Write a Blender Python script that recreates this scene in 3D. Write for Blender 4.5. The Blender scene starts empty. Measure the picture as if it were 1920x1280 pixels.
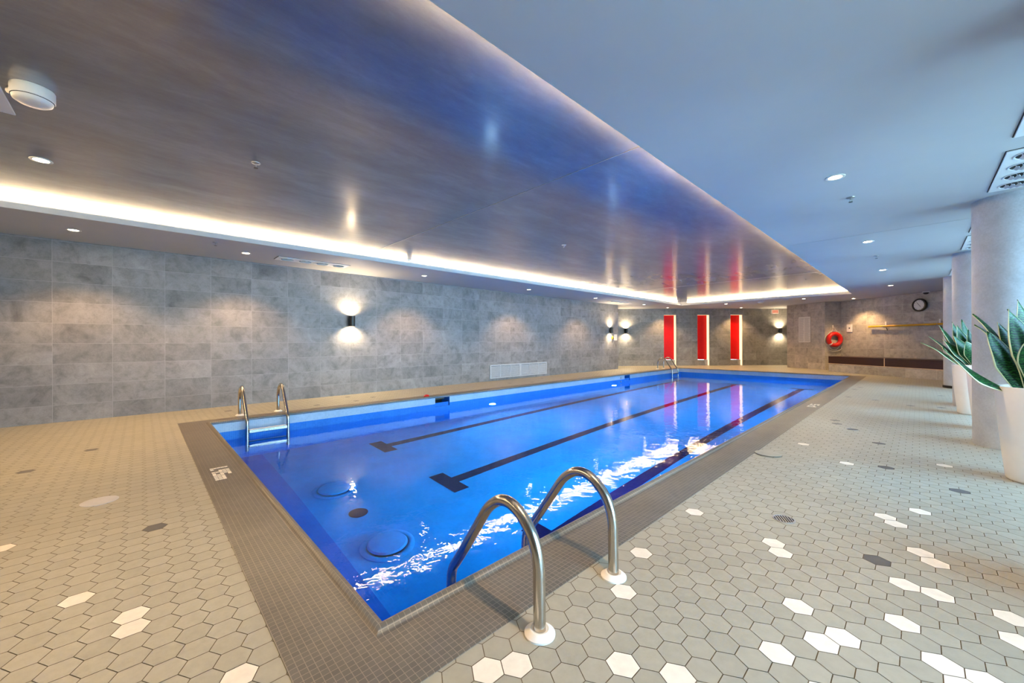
import bpy, math, random
from mathutils import Vector, Matrix
random.seed(7)
PI = math.pi
SC = bpy.context.scene
COL = SC.collection

# ------------------------------------------------------------------ materials
def srgb(r, g, b):
    f = lambda c: c / 12.92 if c <= .04045 else ((c + .055) / 1.055) ** 2.4
    return (f(r / 255), f(g / 255), f(b / 255), 1)

class NT:
    def __init__(s, name):
        s.m = bpy.data.materials.new(name); s.m.use_nodes = True
        s.t = s.m.node_tree; s.t.nodes.clear()
        s.out = s.n('ShaderNodeOutputMaterial')
    def n(s, typ, **kw):
        x = s.t.nodes.new(typ)
        for k, v in kw.items():
            if k.startswith('i_'):
                key = k[2:]
                x.inputs[int(key) if key.isdigit() else key.replace('_', ' ')].default_value = v
            else: setattr(x, k, v)
        return x
    def l(s, a, b): s.t.links.new(a, b)
    def ramp(s, fac, stops):
        r = s.n('ShaderNodeValToRGB'); e = r.color_ramp.elements
        while len(e) < len(stops): e.new(.5)
        for q, (p, c) in zip(e, stops): q.position = p; q.color = c if len(c) == 4 else (*c, 1)
        s.l(fac, r.inputs[0]); return r.outputs[0]
    def mix(s, fac, a, b, mode='MIX'):
        x = s.n('ShaderNodeMix', data_type='RGBA', blend_type=mode)
        for sock, v in ((x.inputs[0], fac), (x.inputs[6], a), (x.inputs[7], b)):
            if hasattr(v, 'is_output'): s.l(v, sock)
            else: sock.default_value = v
        return x.outputs[2]
    def math(s, op, a, b=0.):
        x = s.n('ShaderNodeMath', operation=op)
        for sock, v in ((x.inputs[0], a), (x.inputs[1], b)):
            if hasattr(v, 'is_output'): s.l(v, sock)
            else: sock.default_value = v
        return x.outputs[0]
    def noise(s, vec, scale, detail=4, rough=.55, dist=0):
        x = s.n('ShaderNodeTexNoise'); x.inputs['Scale'].default_value = scale
        x.inputs['Detail'].default_value = detail; x.inputs['Roughness'].default_value = rough
        x.inputs['Distortion'].default_value = dist
        if vec is not None: s.l(vec, x.inputs['Vector'])
        return x.outputs[0]
    def bsdf(s, col, rough=.5, metal=0., spec=.5, bump=None, bstr=.2, bdist=.01, **kw):
        b = s.n('ShaderNodeBsdfPrincipled')
        for sock, v in ((b.inputs['Base Color'], col), (b.inputs['Roughness'], rough), (b.inputs['Metallic'], metal)):
            if hasattr(v, 'is_output'): s.l(v, sock)
            else: sock.default_value = v
        b.inputs['Specular IOR Level'].default_value = spec
        for k, v in kw.items(): b.inputs[k.replace('_', ' ')].default_value = v
        if bump is not None:
            bp = s.n('ShaderNodeBump'); bp.inputs['Strength'].default_value = bstr; bp.inputs['Distance'].default_value = bdist
            s.l(bump, bp.inputs['Height']); s.l(bp.outputs[0], b.inputs['Normal'])
        s.l(b.outputs[0], s.out.inputs[0]); return b
    def coords(s, which='Object'):
        return s.n('ShaderNodeTexCoord').outputs[which]

def plain(name, col, rough=.5, metal=0., spec=.5, wear=.06, scale=14, **kw):
    t = NT(name); c = t.coords(); nz = t.noise(c, scale)
    dark = tuple(x * (1 - wear) for x in col[:3]) + (1,); lite = tuple(min(1, x * (1 + wear)) for x in col[:3]) + (1,)
    t.bsdf(t.ramp(nz, [(.3, dark), (.7, lite)]), rough, metal, spec, **kw)
    return t.m

def emit(name, col, strength):
    t = NT(name); e = t.n('ShaderNodeEmission'); e.inputs[0].default_value = col; e.inputs[1].default_value = strength
    t.l(e.outputs[0], t.out.inputs[0]); return t.m

def m_concrete_tile(name, axis, off, tw=.61, th=.30, z0=.25, hue=(1.05, 1, 1), base=.25):
    """Large-format cement look porcelain, stack bonded; axis = direction of the wall run."""
    t = NT(name); c = t.coords()
    d = t.n('ShaderNodeVectorMath', operation='DOT_PRODUCT'); t.l(c, d.inputs[0]); d.inputs[1].default_value = (axis[0], axis[1], 0)
    sep = t.n('ShaderNodeSeparateXYZ'); t.l(c, sep.inputs[0])
    u = t.math('ADD', d.outputs['Value'], -off + tw * 60); v = t.math('ADD', sep.outputs[2], th * 10 - z0)
    comb = t.n('ShaderNodeCombineXYZ'); t.l(u, comb.inputs[0]); t.l(v, comb.inputs[1])
    br = t.n('ShaderNodeTexBrick', offset=0., squash=1.)
    br.inputs['Scale'].default_value = 1; br.inputs['Brick Width'].default_value = tw; br.inputs['Row Height'].default_value = th
    br.inputs['Mortar Size'].default_value = .0022; br.inputs['Mortar Smooth'].default_value = .2; br.inputs['Bias'].default_value = 0
    br.inputs['Color1'].default_value = (0, 0, 0, 1); br.inputs['Color2'].default_value = (1, 1, 1, 1); br.inputs['Mortar'].default_value = (.5, .5, .5, 1)
    t.l(comb.outputs[0], br.inputs['Vector'])
    # shift the cloud pattern from tile to tile
    sh = t.n('ShaderNodeVectorMath', operation='SCALE'); t.l(br.outputs['Color'], sh.inputs[0]); sh.inputs[3].default_value = 3.
    ad = t.n('ShaderNodeVectorMath', operation='ADD'); t.l(c, ad.inputs[0]); t.l(sh.outputs[0], ad.inputs[1])
    n1 = t.noise(ad.outputs[0], 2.2, 8, .66, .8); n2 = t.noise(ad.outputs[0], 9, 6, .7, .4); n3 = t.noise(ad.outputs[0], 60, 3, .6)
    b = lambda k: tuple(base * k * h for h in hue) + (1,)
    c1 = t.ramp(n1, [(.26, b(.48)), (.44, b(.84)), (.58, b(.98)), (.78, b(1.26))])
    c2 = t.ramp(n2, [(.30, (.74, .74, .74)), (.5, (1, 1, 1)), (.7, (1.12, 1.12, 1.12))])
    c3 = t.ramp(n3, [(.3, (.92, .92, .92)), (.7, (1.06, 1.06, 1.06))])
    tv = t.ramp(br.outputs['Color'], [(0, (.89, .89, .89)), (1, (1.10, 1.10, 1.10))])
    col = t.mix(1., c1, c2, 'MULTIPLY'); col = t.mix(1., col, c3, 'MULTIPLY'); col = t.mix(1., col, tv, 'MULTIPLY')
    col = t.mix(br.outputs['Fac'], col, b(1.35))
    h = t.math('SUBTRACT', t.math('MULTIPLY', n2, .25), br.outputs['Fac'])
    t.bsdf(col, .5, 0, .35, bump=h, bstr=.25, bdist=.004)
    return t.m

def m_mosaic(name, c1, c2, grout, size, mode='xy', rough=.45, msize=.0016, spec=.5):
    t = NT(name); c = t.coords(); sep = t.n('ShaderNodeSeparateXYZ'); t.l(c, sep.inputs[0])
    comb = t.n('ShaderNodeCombineXYZ')
    if mode == 'xy': a, b = sep.outputs[0], sep.outputs[1]
    else: a, b = t.math('ADD', sep.outputs[0], sep.outputs[1]), sep.outputs[2]
    t.l(t.math('ADD', a, size * 800), comb.inputs[0]); t.l(t.math('ADD', b, size * 800), comb.inputs[1])
    br = t.n('ShaderNodeTexBrick', offset=0.)
    for k, v in dict(Scale=1, Brick_Width=size, Row_Height=size, Mortar_Size=msize, Mortar_Smooth=.3, Bias=0.).items():
        br.inputs[k.replace('_', ' ')].default_value = v
    br.inputs['Color1'].default_value = c1; br.inputs['Color2'].default_value = c2; br.inputs['Mortar'].default_value = grout
    t.l(comb.outputs[0], br.inputs['Vector'])
    nz = t.noise(c, 3, 5)
    col = t.mix(1., br.outputs['Color'], t.ramp(nz, [(.3, (.9, .9, .9)), (.7, (1.08, 1.08, 1.08))]), 'MULTIPLY')
    t.bsdf(col, rough, 0, spec, bump=t.math('MULTIPLY', br.outputs['Fac'], -1.), bstr=.35, bdist=.002)
    return t.m

def m_hex(name, col, var=.05, rough=.42):
    t = NT(name); g = t.n('ShaderNodeNewGeometry'); c = t.coords()
    a = t.ramp(g.outputs['Random Per Island'], [(0, tuple(x * (1 - var) for x in col[:3])), (1, tuple(x * (1 + var) for x in col[:3]))])
    n = t.ramp(t.noise(c, 22, 5, .6), [(.3, (.95, .95, .95)), (.7, (1.05, 1.05, 1.05))])
    t.bsdf(t.mix(1., a, n, 'MULTIPLY'), rough, 0, .4)
    return t.m

def m_plaster():
    t = NT('polished_plaster'); c = t.coords()
    mp = t.n('ShaderNodeMapping'); mp.inputs['Rotation'].default_value = (0, 0, .2); mp.inputs['Scale'].default_value = (2.2, .8, 1); t.l(c, mp.inputs[0])
    n1 = t.noise(mp.outputs[0], 1.3, 9, .68, .25); n2 = t.noise(mp.outputs[0], 9, 8, .7, .1); n3 = t.noise(c, 120, 2, .5)
    c1 = t.ramp(n1, [(.25, srgb(67, 74, 84)), (.5, srgb(89, 97, 109)), (.75, srgb(112, 120, 132))])
    c2 = t.ramp(n2, [(.3, (.92, .92, .92)), (.7, (1.07, 1.07, 1.07))])
    c3 = t.ramp(n3, [(.35, (.975, .975, .975)), (.75, (1.03, 1.03, 1.03))])
    col = t.mix(1., t.mix(1., c1, c2, 'MULTIPLY'), c3, 'MULTIPLY')
    t.bsdf(col, .5, 0, .5, Coat_Weight=1., Coat_Roughness=.17, Coat_IOR=1.9)
    return t.m

def m_water():
    t = NT('pool_water'); c = t.coords()
    mp = t.n('ShaderNodeMapping'); mp.inputs['Scale'].default_value = (1, 1, 1); t.l(c, mp.inputs[0])
    n1 = t.noise(mp.outputs[0], 1.6, 3, .5, .4); n2 = t.noise(mp.outputs[0], 8, 3, .55, .3)
    n3 = t.noise(mp.outputs[0], 26, 2, .5); h = t.math('ADD', t.math('MULTIPLY', n1, .5), t.math('ADD', t.math('MULTIPLY', n2, .26), t.math('MULTIPLY', n3, .03)))
    bp = t.n('ShaderNodeBump'); bp.inputs['Strength'].default_value = 1.; bp.inputs['Distance'].default_value = .0075
    t.l(h, bp.inputs['Height'])
    g = t.n('ShaderNodeBsdfRefraction'); g.inputs['IOR'].default_value = 1.333; g.inputs['Roughness'].default_value = 0.
    g.inputs['Color'].default_value = (.80, .95, 1, 1)
    gl = t.n('ShaderNodeBsdfGlossy'); gl.inputs['Roughness'].default_value = 0.; gl.inputs[0].default_value = (1, 1, 1, 1)
    fr = t.n('ShaderNodeFresnel'); fr.inputs['IOR'].default_value = 1.333
    mx = t.n('ShaderNodeMixShader')
    bq = t.n('ShaderNodeBump'); bq.inputs['Strength'].default_value = 1.; bq.inputs['Distance'].default_value = .002; t.l(n1, bq.inputs['Height']); t.l(bq.outputs[0], g.inputs['Normal'])
    for q in (gl, fr): t.l(bp.outputs[0], q.inputs['Normal'])
    t.l(fr.outputs[0], mx.inputs[0]); t.l(g.outputs[0], mx.inputs[1]); t.l(gl.outputs[0], mx.inputs[2]); t.l(mx.outputs[0], t.out.inputs[0])
    return t.m

def m_pane():
    t = NT('window_glass'); tr = t.n('ShaderNodeBsdfTransparent'); tr.inputs[0].default_value = (.93, .97, .98, 1)
    gl = t.n('ShaderNodeBsdfGlossy'); gl.inputs['Roughness'].default_value = 0.
    fr = t.n('ShaderNodeFresnel'); fr.inputs[0].default_value = 1.45
    mx = t.n('ShaderNodeMixShader'); t.l(fr.outputs[0], mx.inputs[0]); t.l(tr.outputs[0], mx.inputs[1]); t.l(gl.outputs[0], mx.inputs[2])
    t.l(mx.outputs[0], t.out.inputs[0]); return t.m

def m_leaf():
    t = NT('snake_plant_leaf'); c = t.coords()
    w = t.n('ShaderNodeTexWave', wave_type='BANDS', bands_direction='Z'); t.l(c, w.inputs[0])
    w.inputs['Scale'].default_value = 16; w.inputs['Distortion'].default_value = 9; w.inputs['Detail'].default_value = 4; w.inputs['Detail Scale'].default_value = 2.5
    col = t.ramp(w.outputs[1], [(.15, srgb(7, 34, 20)), (.55, srgb(15, 60, 33)), (.9, srgb(44, 98, 44))])
    t.bsdf(col, .36, 0, .28); return t.m

def m_wood():
    t = NT('dark_stained_wood'); c = t.coords()
    mp = t.n('ShaderNodeMapping'); mp.inputs['Scale'].default_value = (2, 2, 22); t.l(c, mp.inputs[0])
    n = t.noise(mp.outputs[0], 3, 7, .6, .8)
    t.bsdf(t.ramp(n, [(.25, srgb(28, 6, 4)), (.6, srgb(50, 14, 9)), (.85, srgb(64, 22, 15))]), .4); return t.m

def m_steel():
    t = NT('brushed_steel'); c = t.coords(); n = t.noise(c, 20, 2)
    t.bsdf(srgb(196, 190, 180), t.ramp(n, [(.3, (.19, .19, .19)), (.7, (.225, .225, .225))]), 1.); return t.m

def m_column():
    t = NT('column_plaster'); c = t.coords(); n1 = t.noise(c, 4, 7, .65, .6); n2 = t.noise(c, 55, 4, .7)
    col = t.mix(1., t.ramp(n1, [(.3, srgb(178, 182, 188)), (.7, srgb(202, 206, 212))]), t.ramp(n2, [(.3, (.9, .9, .9)), (.7, (1.08, 1.08, 1.08))]), 'MULTIPLY')
    t.bsdf(col, .4, 0, .5, bump=n2, bstr=.08, bdist=.003); return t.m

M = {}
M['wall_l'] = m_concrete_tile('cement_tile_left_wall', (0, 1), -.94)
bx, by = 5.36, 5.81; bl = math.hypot(bx, by)
M['wall_b'] = m_concrete_tile('cement_tile_back_wall', (bx / bl, by / bl), .2, hue=(1.03, 1.0, .95), base=.29)
M['wall_w'] = m_concrete_tile('cement_tile_warm', (.767, -.642), .1, hue=(1.06, 1.0, .93), base=.42)
M['wall_p'] = m_concrete_tile('cement_tile_pier', (.841, -.541), .1, hue=(1.08, 1.0, .92), base=.45)
M['paint'] = plain('white_ceiling_paint', srgb(182, 184, 187), .6, wear=.015, scale=4)
M['plaster'] = m_plaster()
M['coping'] = m_mosaic('coping_mosaic', srgb(97, 93, 86), srgb(106, 101, 93), srgb(135, 127, 113), .0262, 'xy', .4)
M['light_tile'] = m_mosaic('light_blue_mosaic', srgb(150, 174, 196), srgb(162, 184, 204), srgb(176, 192, 206), .0262, 'xz', .3)
M['blue_tile'] = m_mosaic('deep_blue_mosaic', srgb(30, 108, 198), srgb(36, 116, 206), srgb(60, 132, 212), .0262, 'xz', .3, spec=.12)
M['pool_floor'] = m_mosaic('pool_floor_blue', srgb(2, 136, 208), srgb(4, 142, 214), srgb(10, 142, 214), .0262, 'xy', .5, spec=0)
M['pool_edge'] = m_mosaic('pool_floor_dark_strip', srgb(2, 104, 190), srgb(3, 108, 196), srgb(10, 112, 198), .0262, 'xy', .5, spec=0)
M['lane'] = m_mosaic('lane_navy_mosaic', srgb(6, 10, 50), srgb(8, 12, 58), srgb(18, 24, 72), .0262, 'xy', .4, spec=0)
M['hex'] = m_hex('grey_hex_tile', srgb(162, 160, 146))
M['hexw'] = m_hex('white_hex_tile', srgb(232, 226, 212), .02)
M['hexd'] = m_hex('dark_hex_tile', srgb(92, 92, 92), .06)
M['grout'] = plain('floor_grout', srgb(112, 102, 84), .9, scale=60, wear=.2)
M['water'] = m_water()
M['pane'] = m_pane()
M['leaf'] = m_leaf()
M['margin'] = plain('cream_leaf_margin', srgb(214, 216, 170), .35)
M['wood'] = m_wood()
M['steel'] = m_steel()
M['column'] = m_column()
M['white'] = plain('white_plastic', srgb(226, 224, 218), .4, wear=.02)
M['flange'] = plain('white_flange', srgb(238, 234, 224), .35, wear=.02)
M['pot'] = plain('glossy_white_planter', srgb(244, 242, 240), .28, wear=.015)
M['soil'] = plain('potting_soil', srgb(70, 54, 40), .95, wear=.5, scale=90)
M['black'] = plain('black_metal', srgb(24, 23, 23), .4)
M['dark'] = plain('dark_void', srgb(14, 14, 16), .7)
M['alu'] = plain('anodised_aluminium', srgb(168, 170, 172), .35, .7)
M['vent'] = plain('grey_vent_paint', srgb(184, 186, 190), .45)
M['ventw'] = plain('white_diffuser_paint', srgb(222, 226, 228), .45, wear=.02)
M['red'] = plain('life_ring_red', srgb(196, 16, 14), .35)
M['nichered'] = plain('red_niche_panel', srgb(186, 5, 3), .4, spec=.2)
M['rope'] = plain('white_rope', srgb(210, 206, 196), .8, wear=.12, scale=120)
M['yellow'] = plain('yellow_paint', srgb(206, 158, 22), .4)
M['cream'] = plain('cream_trim', srgb(214, 190, 160), .45)
M['paper'] = plain('white_sign_panel', srgb(224, 222, 216), .25, wear=.01)
M['print'] = plain('grey_print', srgb(140, 138, 136), .6)
M['reveal'] = plain('niche_white_reveal', srgb(232, 222, 208), .5)
WARM = (1, .60, .26, 1)
M['led'] = emit('warm_led_strip', (1, .72, .40, 1), 74)
M['led_up'] = emit('warm_led_strip_upward', (1, .64, .30, 1), 150)
M['lens'] = emit('downlight_lens', (1, .82, .58, 1), 22)
M['slens'] = emit('sconce_lens', (1, .76, .46, 1), 90)
M['plens'] = emit('pool_light_lens', (.55, .8, 1, 1), 25)
M['niche_led_glow'] = emit('niche_led_glow', (1, .62, .33, 1), .95)
M['exitred'] = emit('exit_sign_red_letters', (1, .10, .03, 1), .34)
M['exitface'] = emit('exit_sign_face', (1, .55, .34, 1), .34)

# ------------------------------------------------------------------ mesh helpers
class MB:
    def __init__(s): s.v = []; s.f = []; s.mi = []
    def add(s, vs, fs, mi=0):
        o = len(s.v); s.v += [tuple(v) for v in vs]; s.f += [tuple(i + o for i in f) for f in fs]; s.mi += [mi] * len(fs); return s
    def quad(s, a, b, c, d, mi=0): return s.add([a, b, c, d], [(0, 1, 2, 3)], mi)
    def box(s, x0, x1, y0, y1, z0, z1, mi=0, xf=None):
        v = [(x, y, z) for x in (x0, x1) for y in (y0, y1) for z in (z0, z1)]
        if xf: v = [tuple(xf @ Vector(p)) for p in v]
        return s.add(v, [(0, 1, 3, 2), (4, 6, 7, 5), (0, 4, 5, 1), (2, 3, 7, 6), (0, 2, 6, 4), (1, 5, 7, 3)], mi)
    def bar(s, a, b, w, h, mi=0):
        a, b = Vector(a), Vector(b); d = (b - a).normalized()
        up = Vector((0, 0, 1)) if abs(d.z) < .95 else Vector((1, 0, 0))
        r = d.cross(up).normalized(); u = r.cross(d)
        v = [p + r * i * w / 2 + u * j * h / 2 for p in (a, b) for i, j in ((-1, -1), (1, -1), (1, 1), (-1, 1))]
        return s.add(v, [(3, 2, 1, 0), (4, 5, 6, 7), (0, 1, 5, 4), (1, 2, 6, 5), (2, 3, 7, 6), (3, 0, 4, 7)], mi)
    def lathe(s, prof, seg=24, c=(0, 0, 0), mi=0, xf=None, cap0=True, cap1=True):
        vs = []; fs = []; n = len(prof)
        for r, z in prof:
            for k in range(seg):
                a = 2 * PI * k / seg; p = Vector((r * math.cos(a), r * math.sin(a), z))
                if xf: p = xf @ p
                vs.append(tuple(p + Vector(c)))
        for i in range(n - 1):
            for k in range(seg):
                k2 = (k + 1) % seg; fs.append((i * seg + k, i * seg + k2, (i + 1) * seg + k2, (i + 1) * seg + k))
        if cap0: fs.append(tuple(range(seg))[::-1])
        if cap1: fs.append(tuple((n - 1) * seg + k for k in range(seg)))
        return s.add(vs, fs, mi)
    def tube(s, path, r, seg=12, mi=0, closed=False, caps=True):
        P = [Vector(p) for p in path]; n = len(P); vs = []; fs = []; prev = None
        for i in range(n):
            t = (P[(i + 1) % n] - P[i - 1]) if closed else (P[min(i + 1, n - 1)] - P[max(i - 1, 0)])
            t.normalize()
            if prev is None:
                up = Vector((0, 0, 1)) if abs(t.z) < .9 else Vector((1, 0, 0)); a = t.cross(up).normalized()
            else: a = (prev - t * prev.dot(t)).normalized()
            prev = a; b = t.cross(a)
            for k in range(seg):
                q = 2 * PI * k / seg; vs.append(tuple(P[i] + a * r * math.cos(q) + b * r * math.sin(q)))
        for i in range(n if closed else n - 1):
            j = (i + 1) % n
            for k in range(seg):
                k2 = (k + 1) % seg; fs.append((i * seg + k, i * seg + k2, j * seg + k2, j * seg + k))
        if caps and not closed: fs += [tuple(range(seg))[::-1], tuple((n - 1) * seg + k for k in range(seg))]
        return s.add(vs, fs, mi)
    def build(s, name, mats, parent=None, smooth=None, bevel=0, loc=None):
        me = bpy.data.meshes.new(name); me.from_pydata(s.v, [], s.f)
        for m in (mats if isinstance(mats, (list, tuple)) else [mats]): me.materials.append(m)
        me.polygons.foreach_set('material_index', s.mi)
        if smooth:
            me.polygons.foreach_set('use_smooth', [True] * len(me.polygons)); me.set_sharp_from_angle(angle=math.radians(smooth))
        me.update()
        o = bpy.data.objects.new(name, me); COL.objects.link(o)
        if parent: o.parent = parent
        if loc: o.location = loc
        if bevel:
            b = o.modifiers.new('bevel', 'BEVEL'); b.width = bevel; b.segments = 2; b.limit_method = 'ANGLE'
        return o

def fixn(o):
    import bmesh
    bm = bmesh.new(); bm.from_mesh(o.data); bmesh.ops.recalc_face_normals(bm, faces=bm.faces); bm.to_mesh(o.data); bm.free(); return o

def tag(o, label, cat, group=None, kind=None):
    if label: o['label'] = label
    if cat: o['category'] = cat
    if group: o['group'] = group
    if kind: o['kind'] = kind
    return o
def thing(name, label, cat, loc=(0, 0, 0), rz=0, group=None):
    o = bpy.data.objects.new(name, None); o.empty_display_size = .1; COL.objects.link(o)
    o.location = loc; o.rotation_euler = (0, 0, rz); return tag(o, label, cat, group)
def struct(mb, name, mats, label=None, cat=None, **kw):
    o = mb.build(name, mats, **kw); o['kind'] = 'structure'
    return tag(o, label, cat)
def dup(root, loc, label, rz=None, group=None):
    r = root.copy(); COL.objects.link(r); r.location = loc; r['label'] = label
    if rz is not None: r.rotation_euler = (0, 0, rz)
    if group: r['group'] = group
    for ch in list(root.children):
        c = ch.copy(); COL.objects.link(c); c.parent = r
        for g in list(ch.children):
            d = g.copy(); COL.objects.link(d); d.parent = c
    return r
def lamp(name, kind, loc, energy, color, parent=None, **kw):
    l = bpy.data.lights.new(name, kind); l.energy = energy; l.color = color[:3]
    for k, v in kw.items():
        if k != 'rot': setattr(l, k, v)
    o = bpy.data.objects.new(name, l); COL.objects.link(o); o.location = loc
    if 'rot' in kw: o.rotation_euler = kw['rot']
    if parent: o.parent = parent
    return o

# ------------------------------------------------------------------ key dimensions (metres)
H = 2.671                       # lower soffit
HU = 2.835                       # raised plaster ceiling
XL, XR, YN, YF = -6.96, -1.51, .71, 16.45      # pool inner edges
CXL, CXR, CYN, CYF = -7.03, -1.50, -2.1, 16.75  # raised ceiling opening
WX = -8.68
RX = 2.25                       # window wall
WZ = -.262                      # water level
PD = WZ - 1.15                  # pool floor
NW = -2.7                       # wall behind the camera

# ------------------------------------------------------------------ floor of hexagonal tiles
def build_floor():
    g = MB(); S = .0605; G = .0019
    ox0, ox1, oy0, oy1 = XL - .34, XR + .35, YN - .34, YF + .36
    # grout bed: four slabs round the pool
    zb = -.0025
    X0, X1, Y0, Y1 = -12.2, RX + .1, NW - .1, 23
    ix0, ix1, iy0, iy1 = XL - .2, XR + .2, YN - .2, YF + .2
    for a in ((X0, X1, Y0, iy0), (X0, X1, iy1, Y1), (X0, ix0, iy0, iy1), (ix1, X1, iy0, iy1)):
        g.box(a[0], a[1], a[2], a[3], zb - .08, zb, 0)
    wdt = S * math.sqrt(3); row = 1.5 * S
    whites = [(146,1125),(249,1152),(247,1177),(14,1031),(451,1264),(914,1257),(969,1247),(1168,1243),(1272,1261),(1171,1108),(1207,1035),
              (1462,1224),(1498,1138),(1541,1205),(1581,1197),(1692,1171),(1765,1245),(1696,1101),(1757,1121),(1452,1021),(1464,1041),(1727,1041),(1755,1061),
              (1643,961.5),(1661,975),(1706,951),(1303,961),(1508,833),(1589,868.5),(1771,874),(1892,1164),(1903,1204),(1834,1270),(1779,1271),(1526,1278)]
    darks = [(1622.7,1038),(1662.6,876.5),(1800,921),(1560,787),(1574,793.6),(1638,829),(1602,730),(1617,726),(1593,744),(1710,761),(1764,764),(1770.6,742),(1685,724.5),
             (292,982.6),(52.5,885),(176,841),(428,771),(593,760),(647.6,744),(703,744.4),(665.5,752),(1013,708.6),(995.6,716),(1034.7,705),(956.6,717.7)]
    def key(x, y):
        r = round((y - .965) / row); off = .5 * wdt if r % 2 else 0.
        return r, round((x + .994 - off) / wdt)
    W = set(key(*floor_pt(u, v)) for u, v in whites); D = set(key(*floor_pt(u, v)) for u, v in darks)
    hexv = [((S - G) * math.sin(k * PI / 3), (S - G) * math.cos(k * PI / 3)) for k in range(6)][::-1]
    r0, r1 = round((NW - .965) / row), round((21.9 - .965) / row)
    for r in range(r0, r1 + 1):
        y = .965 + r * row; off = .5 * wdt if r % 2 else 0.
        for c in range(round((-10.4 + .994) / wdt), round((RX + .994) / wdt) + 1):
            x = -.994 + off + c * wdt
            if x < WX - .06 and y < 14.3: continue
            if x > -2 and y > 20.2 or (x - RX) > 0: continue
            if y - 16.18 > (x + 9.68) * by / bx + .3 : continue
            if ox0 + .06 < x < ox1 - .06 and oy0 + .06 < y < oy1 - .06: continue
            k = (r, c); mi = 2 if k in W else 3 if k in D else 1
            g.add([(x + a, y + b, 0) for a, b in hexv], [(0, 1, 2, 3, 4, 5)], mi)
    o = struct(g, 'floor', [M['grout'], M['hex'], M['hexw'], M['hexd']])
    return o

# camera model (used for the camera itself and to read where each odd-coloured tile lies)
F_PX, YAW, PIT, ROL, EYE = 727.6, math.radians(46.35), -.0008, -.004, 1.15
Fv = Vector((-math.sin(YAW) * math.cos(PIT), math.cos(YAW) * math.cos(PIT), -math.sin(PIT)))
R0 = Vector((math.cos(YAW), math.sin(YAW), 0)); U0 = R0.cross(Fv)
Rv = R0 * math.cos(ROL) + U0 * math.sin(ROL); Uv = Rv.cross(Fv)
def floor_pt(u, v):
    d = Fv + Rv * ((u - 960) / F_PX) - Uv * ((v - 640) / F_PX); t = -EYE / d.z
    return d.x * t, d.y * t

build_floor()

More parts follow.
